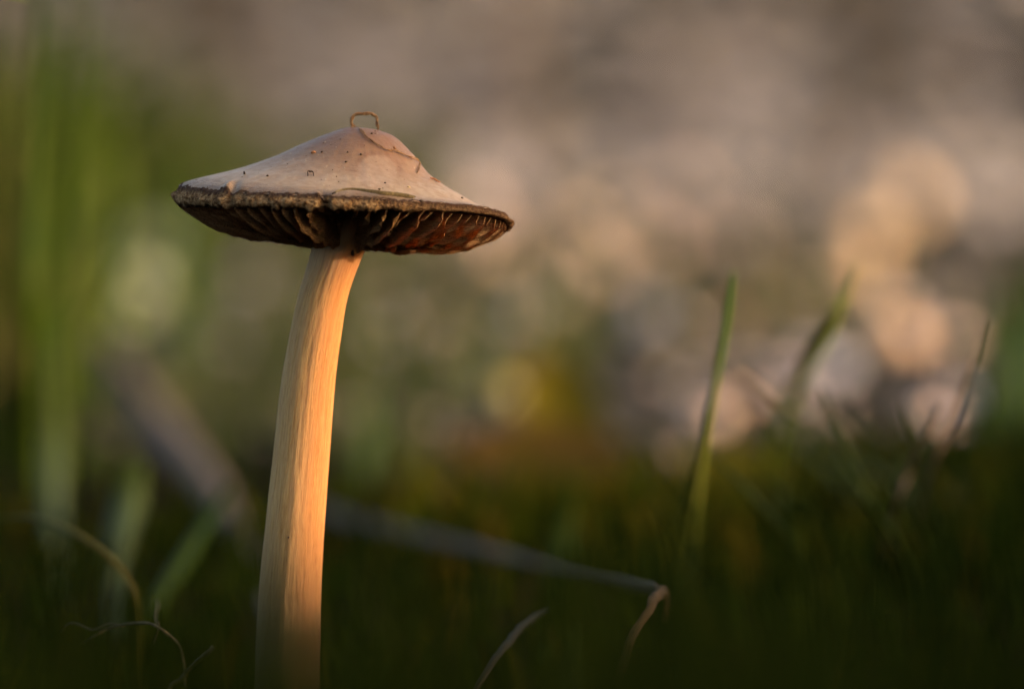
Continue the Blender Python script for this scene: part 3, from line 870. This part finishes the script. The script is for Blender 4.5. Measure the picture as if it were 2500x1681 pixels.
# tangle of dark thin blades rising at the right
rb = random.Random(31)
for k in range(16):
    bx = rb.uniform(1900, 2420); top = (bx - rb.uniform(30, 330) if k % 3 else bx + rb.uniform(20, 140), rb.uniform(930, 1180)); D = rb.uniform(.475, .56)
    mxp = ((bx + top[0]) / 2 + rb.uniform(-30, 30), (1400 + top[1]) / 2 - rb.uniform(0, 40)); w = rb.uniform(5, 11)
    lab(blade('grass_leaf', [(top[0], top[1], D, 1.5), (top[0] * .7 + mxp[0] * .3, top[1] * .7 + mxp[1] * .3, D, w * .7), (mxp[0], mxp[1], D, w), (bx, 1400, D + .01, w), (bx + 10, 1620, D + .02, w)],
              M['green_d'], n=18, side=Vector((1, rb.uniform(-.6, .6), .1))), 'thin dark blade in the tangle of grass rising at the right', 'grass blade', 'dark blades tangled at the right')
# left: blurred brown twig
lab(tube('brown_twig', [(150, 700, .95, 20), (260, 860, .86, 30), (340, 970, .78, 40), (430, 1090, .70, 42), (510, 1180, .66, 36), (560, 1270, .62, 28), (610, 1370, .59, 24), (660, 1500, .53, 16), (700, 1650, .52, 14)], M['brown'], n=40, sides=12, rough=.2),
    'blurred brown twig slanting down behind the stem base at the left', 'twig')
# the grey bent stem: blurred arm running back, sharp leg coming down
bent = empty('bent_dead_stem', P(1515, 1850, .425)); tag(bent, 'dead grass stem bent sharply over, blurred grey arm and sharp brown lower part', 'dead stem')
tube('arm', [(760, 1240, .61, 18), (900, 1280, .59, 17), (1080, 1320, .56, 16), (1250, 1360, .53, 16), (1400, 1400, .495, 16), (1520, 1425, .465, 18), (1600, 1438, .430, 18), (1622, 1446, .426, 13)], M['greyst'], n=50, sides=12, rough=.25, flat=.5, parent=bent)
tube('lower_stem', [(1622, 1440, .426, 13), (1598, 1462, .420, 14), (1585, 1490, .418, 11), (1560, 1525, .417, 10), (1540, 1560, .416, 12), (1528, 1600, .416, 10), (1515, 1640, .416, 11), (1506, 1681, .416, 10), (1500, 1760, .416, 10), (1512, 1850, .420, 10)],
     M['dead'], n=70, sides=12, rough=.35, flat=.5, seed=4, parent=bent)
tube('torn_sheath', [(1625, 1446, .427, 10), (1628, 1470, .430, 9), (1626, 1500, .434, 7), (1622, 1520, .436, 3)], M['dead'], n=16, flat=.4, parent=bent)
lab(tube('dark_twig', [(1338, 1488, .44, 3), (1310, 1505, .437, 7), (1270, 1535, .43, 9), (1245, 1565, .425, 10), (1215, 1600, .42, 9), (1185, 1645, .417, 8), (1160, 1690, .416, 8), (1140, 1760, .416, 8), (1130, 1850, .42, 8)], M['twig'], n=50, sides=9, rough=.5, seed=2),
    'dark rough twig curving up from the bottom edge right of the stem', 'twig')
# bottom left rootlets
rt = empty('dry_rootlet', P(455, 1850, .42)); tag(rt, 'thin tangled dry rootlets arching over at the bottom left', 'rootlets')
for k, pts in enumerate([
    [(150, 1545, .43, 2), (165, 1526, .428, 2), (185, 1522, .427, 2.5), (225, 1538, .425, 3), (262, 1523, .424, 3), (300, 1528, .423, 2.6)],
    [(200, 1572, .425, 2), (235, 1550, .424, 3), (262, 1535, .424, 3), (300, 1525, .423, 3), (330, 1521, .422, 3.5), (362, 1521, .421, 3.5), (385, 1530, .42, 3), (400, 1541, .42, 4), (420, 1556, .42, 3.5), (437, 1572, .42, 2.5), (444, 1592, .42, 2.5), (450, 1625, .42, 3), (452, 1660, .42, 3), (455, 1850, .42, 3)],
    [(375, 1572, .421, 1.2), (382, 1550, .421, 1.6), (388, 1530, .42, 1.8), (387, 1516, .42, 1.2)],
    [(384, 1465, .44, 1.6), (386, 1480, .436, 2.4), (380, 1500, .43, 1.6), (382, 1525, .425, 1.4)]]):
    tube('rootlet', pts, M['root'], n=34, sides=6, rough=.4, seed=k, parent=rt)
lab(tube('broken_stalk', [(521, 1578, .418, 5.5), (505, 1594, .418, 5.5), (480, 1615, .419, 5.5), (458, 1638, .42, 6), (440, 1660, .42, 6), (410, 1690, .42, 5), (370, 1850, .42, 5)], M['root'], n=30, sides=8, rough=.35, seed=9),
    'short broken pale stalk with a cut end at the bottom left', 'stalk')

# dry stalks far back
for k, (x, y0, y1, D, r, lb) in enumerate([(1290, -200, 330, 1.7, 12, 'tall dry brown stalk blurred in the background above the cap'),
                                   (2080, -200, 300, 2.3, 12, 'tall dry stalk blurred at the upper right'),
                                   (560, -200, 330, 1.9, 10, 'tall dry stalk blurred at the upper left')]):
    lab(tube('dry_stalk', [(x - 6, y0, D, r * .7), (x, 0, D, r), (x + 4, y1, D, r), (x + 2, 900 if D < 2 else 760, D, r)], M['greyst'] if k else M['brown'], n=16, sides=6), lb, 'dry stalk', 'tall dry stalks in the background')

# ------------------------------------------------------------------ pebbles and leaf scraps that blur into discs
def pebble(px, py, size, mat, label, name='pebble', cat='pebble', group=None, seed=0, lift=.3):
    p, D = hit_ground(px, py + 30)
    c = 1.5 * size * .018 * (D - DF) / DF
    r = c * .5
    V = []; F = []; nl, nr = 8, 12
    cen = p + Vector((0, 0, r * .95))
    for i in range(nl + 1):
        ph = math.pi * i / nl
        for k in range(nr):
            th = 2 * math.pi * k / nr
            d = Vector((math.sin(ph) * math.cos(th), math.sin(ph) * math.sin(th), math.cos(ph)))
            q = r * (1 + .28 * noise.noise(d * 1.2 + Vector((seed, 0, 0))))
            V.append(cen + Vector((d.x * q, d.y * q * .8, d.z * q * .75)))
    for i in range(nl):
        for k in range(nr):
            k2 = (k + 1) % nr; F.append((i*nr+k, (i+1)*nr+k, (i+1)*nr+k2, i*nr+k2))
    me = mesh(name, V, F, origin=p); o = link(name, me, mat); o.location = p
    return tag(o, label, cat, group)

ST_ = {'tan': mat_stone('tan stone', (.90, .68, .47)), 'pink': mat_stone('pinkish stone', (.90, .70, .62)), 'warm': mat_stone('warm stone', (.92, .62, .40)),
       'grey': mat_stone('blue grey stone', (.74, .72, .84)), 'green': mat_stone('lichen green stone', (.50, .56, .38)), 'yel': mat_stone('yellow stone', (.42, .37, .16)),
       'white': mat_stone('white quartz', (.85, .78, .70))}
PB = [(2208, 515, .36, 'tan', 'tan pebble, topmost of the blurred discs at the right'), (2100, 600, .34, 'tan', 'tan pebble just left below the topmost disc at the right'),
      (2105, 680, .34, 'warm', 'warm tan pebble behind the tip of the vivid blade'), (2195, 850, .44, 'warm', 'bright orange tan pebble left of the long dry stalk'),
      (2380, 790, .36, 'tan', 'olive tan pebble at the far right beside the long stalk'), (2318, 845, .30, 'pink', 'small pinkish pebble between two larger ones at the right'),
      (2035, 915, .40, 'grey', 'blue grey pebble under the vivid blade'), (2270, 1040, .42, 'pink', 'pinkish pebble behind the leaning dry stalks'),
      (2330, 1130, .42, 'warm', 'warm pebble lowest of those at the right'), (1450, 675, .36, 'pink', 'pinkish pebble in the middle right of the cap tip'),
      (1600, 795, .34, 'grey', 'violet grey pebble left of the sharp blade'), (1285, 800, .32, 'grey', 'grey pebble between stem and sharp blade'),
      (1235, 975, .40, 'yel', 'yellowish pebble left of the yellow leaf'), (354, 740, .44, 'green', 'greenish pebble disc lower left of the cap'),
      (395, 645, .40, 'green', 'greenish pebble disc just below the left cap tip'), (462, 330, .26, 'green', 'faint greenish pebble above the left cap tip'),
      (1480, 520, .2, 'tan', 'tan pebble right of the cap tip'), (1790, 600, .28, 'pink', 'pinkish pebble behind the tip of the sharp blade'),
      (1737, 1030, .38, 'pink', 'pinkish pebble right beside the sharp blade'), (1640, 1120, .36, 'pink', 'pinkish pebble at the foot of the sharp blade'),
      (1250, 480, .2, 'grey', 'grey pebble level with the cap, just off its tip'), (1030, 815, .28, 'grey', 'violet grey pebble right of the stem'),
      (960, 690, .26, 'pink', 'faint pinkish pebble just right of the stem top'), (1560, 560, .2, 'pink', 'small pink pebble above the sharp blade, among the highest discs'),
      (700, 410, .22, 'green', 'faint pebble seen just above the left cap slope'),
      (600, 700, .26, 'grey', 'grey pebble left of the stem top'), (860, 1010, .30, 'pink', 'dull pebble right behind the stem'),
      (1650, 480, .26, 'pink', 'pinkish pebble upper middle right'), (1880, 760, .26, 'tan', 'tan pebble between the two blades at the right'),
      (1400, 560, .22, 'tan', 'tan pebble above the middle pink one'), (2420, 520, .2, 'grey', 'grey pebble level with the cap at the edge of the frame')]
rp = random.Random(77)
for k in range(34):
    x = rp.uniform(900, 2420); y = rp.triangular(460, 1080, 900)
    PB.append((x, y, rp.uniform(.17, .29), rp.choice(['tan', 'pink', 'grey', 'warm', 'pink', 'grey']), 'pale pebble lying in the litter far behind, blurred among many others'))
for k in range(18):
    PB.append((rp.uniform(900, 2400), rp.uniform(620, 1080), rp.uniform(.16, .24), rp.choice(['tan', 'pink', 'grey', 'grey', 'white']), 'pale pebble lying in the litter far behind, blurred among many others'))
for k in range(10):
    PB.append((rp.uniform(230, 720), rp.uniform(560, 1000), rp.uniform(.16, .26), rp.choice(['green', 'grey', 'green']), 'dull pebble lying in the grass far behind at the left'))
for i, (x, y, s_, m_, lb) in enumerate(PB):
    pebble(x, y, s_, ST_[m_], lb, seed=i * 2.3, group='pebbles blurred into discs')

# yellow fallen leaf
def fallen_leaf(name, px, py, D, L, Wd, mat, label, rot=0, tilt=.6):
    c = P(px, py, D); V = []; F = []; n, m = 14, 8
    for lay in (0, 1):
        for i in range(n + 1):
            f = i / n; w = Wd * math.sin(math.pi * min(1, f * .96 + .04)) ** .8 * .5
            for j in range(m + 1):
                g = j / m * 2 - 1
                x, y, z = g * w, (f - .5) * L, .22 * abs(g) * w + .12 * L * (f - .5) ** 2 - lay * .0004
                x, y = x * math.cos(rot) - y * math.sin(rot), x * math.sin(rot) + y * math.cos(rot)
                V.append(c + Vector((x, y * math.cos(tilt) - z * math.sin(tilt), y * math.sin(tilt) + z * math.cos(tilt))))
    st = (n + 1) * (m + 1)
    for lay in (0, 1):
        for i in range(n):
            for j in range(m):
                q = [lay*st+i*(m+1)+j, lay*st+i*(m+1)+j+1, lay*st+(i+1)*(m+1)+j+1, lay*st+(i+1)*(m+1)+j]
                F.append(tuple(q if not lay else q[::-1]))
    me = mesh(name, V, F, origin=c); o = link(name, me, mat); o.location = c
    return tag(o, label, 'leaf')
M['yleaf'] = mat_blade('yellow leaf', (.12, .10, .004), (.19, .15, .008), None, trans=.4)
M['oleaf'] = mat_blade('ochre leaf', (.10, .06, .008), (.15, .085, .012), None, trans=.4)
fallen_leaf('fallen_leaf', 1370, 1010, .75, .045, .022, M['yleaf'], 'yellow green fallen leaf standing blurred in the middle', .3, 1.2)
fallen_leaf('fallen_leaf', 1340, 1140, .66, .05, .03, M['oleaf'], 'ochre brown fallen leaf lying below the yellow one', 1.2, .5)
fallen_leaf('fallen_leaf', 1840, 1200, .62, .04, .022, M['yleaf'], 'yellow green leaf at the edge of the mossy hump', .9, .7)

# ------------------------------------------------------------------ grass, moss and litter (uncountable)
def grass_mass(name, count, sample, hmin, hmax, wid, mat, label, seg=4, seed=1, bend=.6):
    r = random.Random(seed); V = []; F = []; T = []; A = []
    for _ in range(count):
        x, y = sample(r)
        y *= K; z = ground_z(x, y) - .002; h = r.uniform(hmin, hmax); az = r.uniform(0, 2 * math.pi); bd = r.uniform(.1, bend)
        d = Vector((math.cos(az), math.sin(az), 0)); side = Vector((-d.y, d.x, 0)); w = wid * r.uniform(.6, 1.3)
        pa = []
        for i in range(seg + 1):
            f = i / seg
            q = Vector((x, y, z)) + d * (h * bd * f * f) + Vector((0, 0, h * (f - .25 * bd * f * f)))
            pa.append((q.x, q.y, q.z, w * (1 - f ** 2.2) + 1e-4))
        v, f_ = blade_data(pa, side, .12, .3); b = len(V); V += v; F += [tuple(k + b for k in ff) for ff in f_[:-2]]
        tv = r.random(); T += [tv] * len(v); A += [i // 4 / seg for i in range(len(v))]
    me = mesh(name, V, F, smooth=False); fattr(me, 'tint', T); fattr(me, 'along', A)
    return tag(link(name, me, mat), label, 'grass', kind='stuff')

g_dark = mat_scatter('dark undergrowth', [(0, (.006, .012, .001)), (.5, (.014, .028, .0015)), (.85, (.035, .045, .003)), (1, (.07, .045, .006))], trans=.2, rough=.9, spec=.03)
g_mid = mat_scatter('meadow grass', [(0, (.018, .04, .002)), (.5, (.038, .078, .004)), (.8, (.075, .105, .008)), (1, (.16, .14, .06))], trans=.3)
g_fore = mat_scatter('foreground grass', [(0, (.002, .006, .0006)), (.5, (.006, .012, .0008)), (1, (.014, .020, .0015))], trans=.1, rough=.9, spec=.02)

def s_near(r):
    while True:
        x, y = r.uniform(-.26, .30), r.uniform(.03, .22)
        if math.hypot(x + .033, y) < .02: continue
        return x, y
grass_mass('undergrowth', 4600, s_near, .005, .015, .0009, g_dark, 'low dark green moss and grass round the foot of the mushroom', seed=3)
def s_hump(r): return r.gauss(.095, .028), r.gauss(.19, .04)
grass_mass('undergrowth', 1300, s_hump, .008, .022, .0011, g_dark, 'dark green grassy hump at the lower right', seed=4)
def s_left(r):
    while True:
        D = r.uniform(.75, 2.4); u = r.uniform(-.22, -.105)
        if not (-.148 < u < -.106 and D < 1.65): break
    return u * D * 1.0, D - DF
grass_mass('meadow_grass', 1700, s_left, .03, .16, .0022, g_mid, 'blurred green meadow grass behind at the left', seed=5)
g_dull = mat_scatter('dull tufts', [(0, (.03, .045, .012)), (.6, (.07, .10, .03)), (1, (.16, .15, .08))], trans=.25)
def s_patch(r):
    cx, cD, sx, sD = r.choice([(.004, 1.15, .025, .10), (-.03, .95, .03, .08), (.05, 1.5, .05, .15), (.02, 2.0, .12, .2), (.11, 1.25, .03, .1), (-.06, 1.5, .06, .2)])
    D = r.gauss(cD, sD); return r.gauss(cx, sx) * D, D - DF
grass_mass('meadow_grass', 420, s_patch, .012, .05, .002, g_dull, 'scattered green grass tufts in the litter behind the mushroom', seed=15)
g_olive = mat_scatter('olive tufts', [(0, (.035, .06, .002)), (.5, (.075, .09, .004)), (.8, (.13, .11, .006)), (1, (.17, .10, .008))], trans=.3, spec=.03)
def s_olive(r): return r.gauss(.05, .04), r.gauss(.21, .035)
grass_mass('olive_grass', 1000, s_olive, .008, .020, .0012, g_olive, 'olive and amber grass low behind the bent stem', seed=21)
def s_mid(r):
    D = r.uniform(.75, 1.5); return r.uniform(-.125, -.02) * D, D - DF
grass_mass('meadow_grass', 900, s_mid, .006, .022, .0018, g_dull, 'short dull green grass behind the stem and the cap', seed=22)
def s_mid2(r):
    D = r.uniform(1.5, 2.6); return r.uniform(-.125, -.025) * D, D - DF
grass_mass('meadow_grass', 600, s_mid2, .03, .10, .0026, g_dull, 'taller dull green grass far behind at the cap level', seed=23)
def s_right(r):
    D = r.uniform(.62, 1.2); return (r.uniform(.160, .215)) * D, D - DF
grass_mass('meadow_grass', 160, s_right, .01, .03, .002, g_mid, 'blurred green grass at the right edge', seed=6)
def s_fore(r):
    return r.uniform(-.09, .09), r.uniform(-.255, -.175)
grass_mass('foreground_grass', 2800, s_fore, .050, .069, .0013, g_fore, 'dark out of focus grass along the bottom edge near the camera', seed=8, bend=.35)

# leaf litter flakes on the path and bank
def litter(name, count, sampler, smin, smax, mat, label, seed):
    r = random.Random(seed); V = []; F = []; T = []
    for _ in range(count):
        x, y, k = sampler(r); s_ = r.uniform(smin, smax) * k
        y *= K; z = ground_z(x, y)
        n_ = Vector((r.gauss(.12, .22), r.gauss(-.12, .22), 1)).normalized()
        a = n_.cross(Vector((math.cos(r.random() * 6.3), math.sin(r.random() * 6.3), .1))).normalized(); b = n_.cross(a)
        c = Vector((x, y, z + s_ * .25)); bs = len(V); tv = r.random(); cu = r.uniform(.1, .5)
        for i in range(4):
            f = i / 3 * 2 - 1
            w = (1 - .75 * abs(f) ** 1.5) * .5
            for g in (-1, 0, 1):
                V.append(c + a * (f * s_ * .5) + b * (g * w * s_) + n_ * (cu * s_ * (f * f * .4 + g * g * .25))); T.append(tv)
        for i in range(3):
            for j in range(2):
                F.append((bs+i*3+j, bs+i*3+j+1, bs+(i+1)*3+j+1, bs+(i+1)*3+j))
    me = mesh(name, V, F); fattr(me, 'tint', T)
    return tag(link(name, me, mat), label, 'leaf litter', kind='stuff')
lit = mat_scatter('leaf litter', [(0, (.02, .03, .010)), (.25, (.05, .055, .04)), (.45, (.095, .09, .09)), (.66, (.105, .105, .14)), (.85, (.17, .14, .125)), (.95, (.32, .26, .22)), (1, (.80, .66, .55))], trans=.15)
def s_path(r):
    D = .78 * math.exp(r.random() * 1.15); u = r.uniform(-.22, .22)
    return u * D, D - DF, D ** .8
litter('leaf_litter', 9000, s_path, .004, .010, lit, 'dry brown and grey leaf litter scattered over the ground behind', 11)
def s_bank(r):
    D = 2.2 * math.exp(r.random() * 2.1); u = r.uniform(-.26, .26)
    return u * D, D - DF, .12 * D
bankl = mat_scatter('bank litter', [(0, (.24, .235, .21)), (.4, (.32, .295, .285)), (.7, (.36, .34, .365)), (1, (.46, .40, .37))])
litter('leaf_litter', 5000, s_bank, .05, .13, bankl, 'dry brown leaf litter on the far bank', 12)

# ------------------------------------------------------------------ invented blockers added out of frame to shade cap, stem foot and foreground
blocker = empty('sun_blocker', Vector((.42, -.15, 0)))
tag(blocker, 'bark textured sun blocker with an upper bar, added unseen right of the mushroom', 'blocker')
def free_tube(name, pts, mat, n, sides, rough, parent, seed=0):
    pa = spline(pts, n); V, F = tube_data(pa, sides, rough, 1.0, seed)
    me = mesh(name, V, F, origin=parent.location)
    return link(name, me, mat, parent)
LX = .42
free_tube('low_blocker', [(LX, -.75, .033, .042), (LX - .005, -.45, .034, .042), (LX, -.2, .032, .042), (LX + .01, -.02, .033, .042), (LX + .01, .25, .032, .040), (LX + .02, .50, .030, .036), (LX + .02, .58, .028, .02)], M['bark'], 60, 28, .18, blocker, 2)
free_tube('cap_blocker', [(LX + .02, -.46, .06, .020), (LX + .01, -.34, .112, .018), (LX, -.15, .141, .0165), (LX, 0, .1425, .016), (LX, .12, .145, .014), (LX + .01, .30, .154, .008)], M['bark'], 60, 16, .12, blocker, 5)
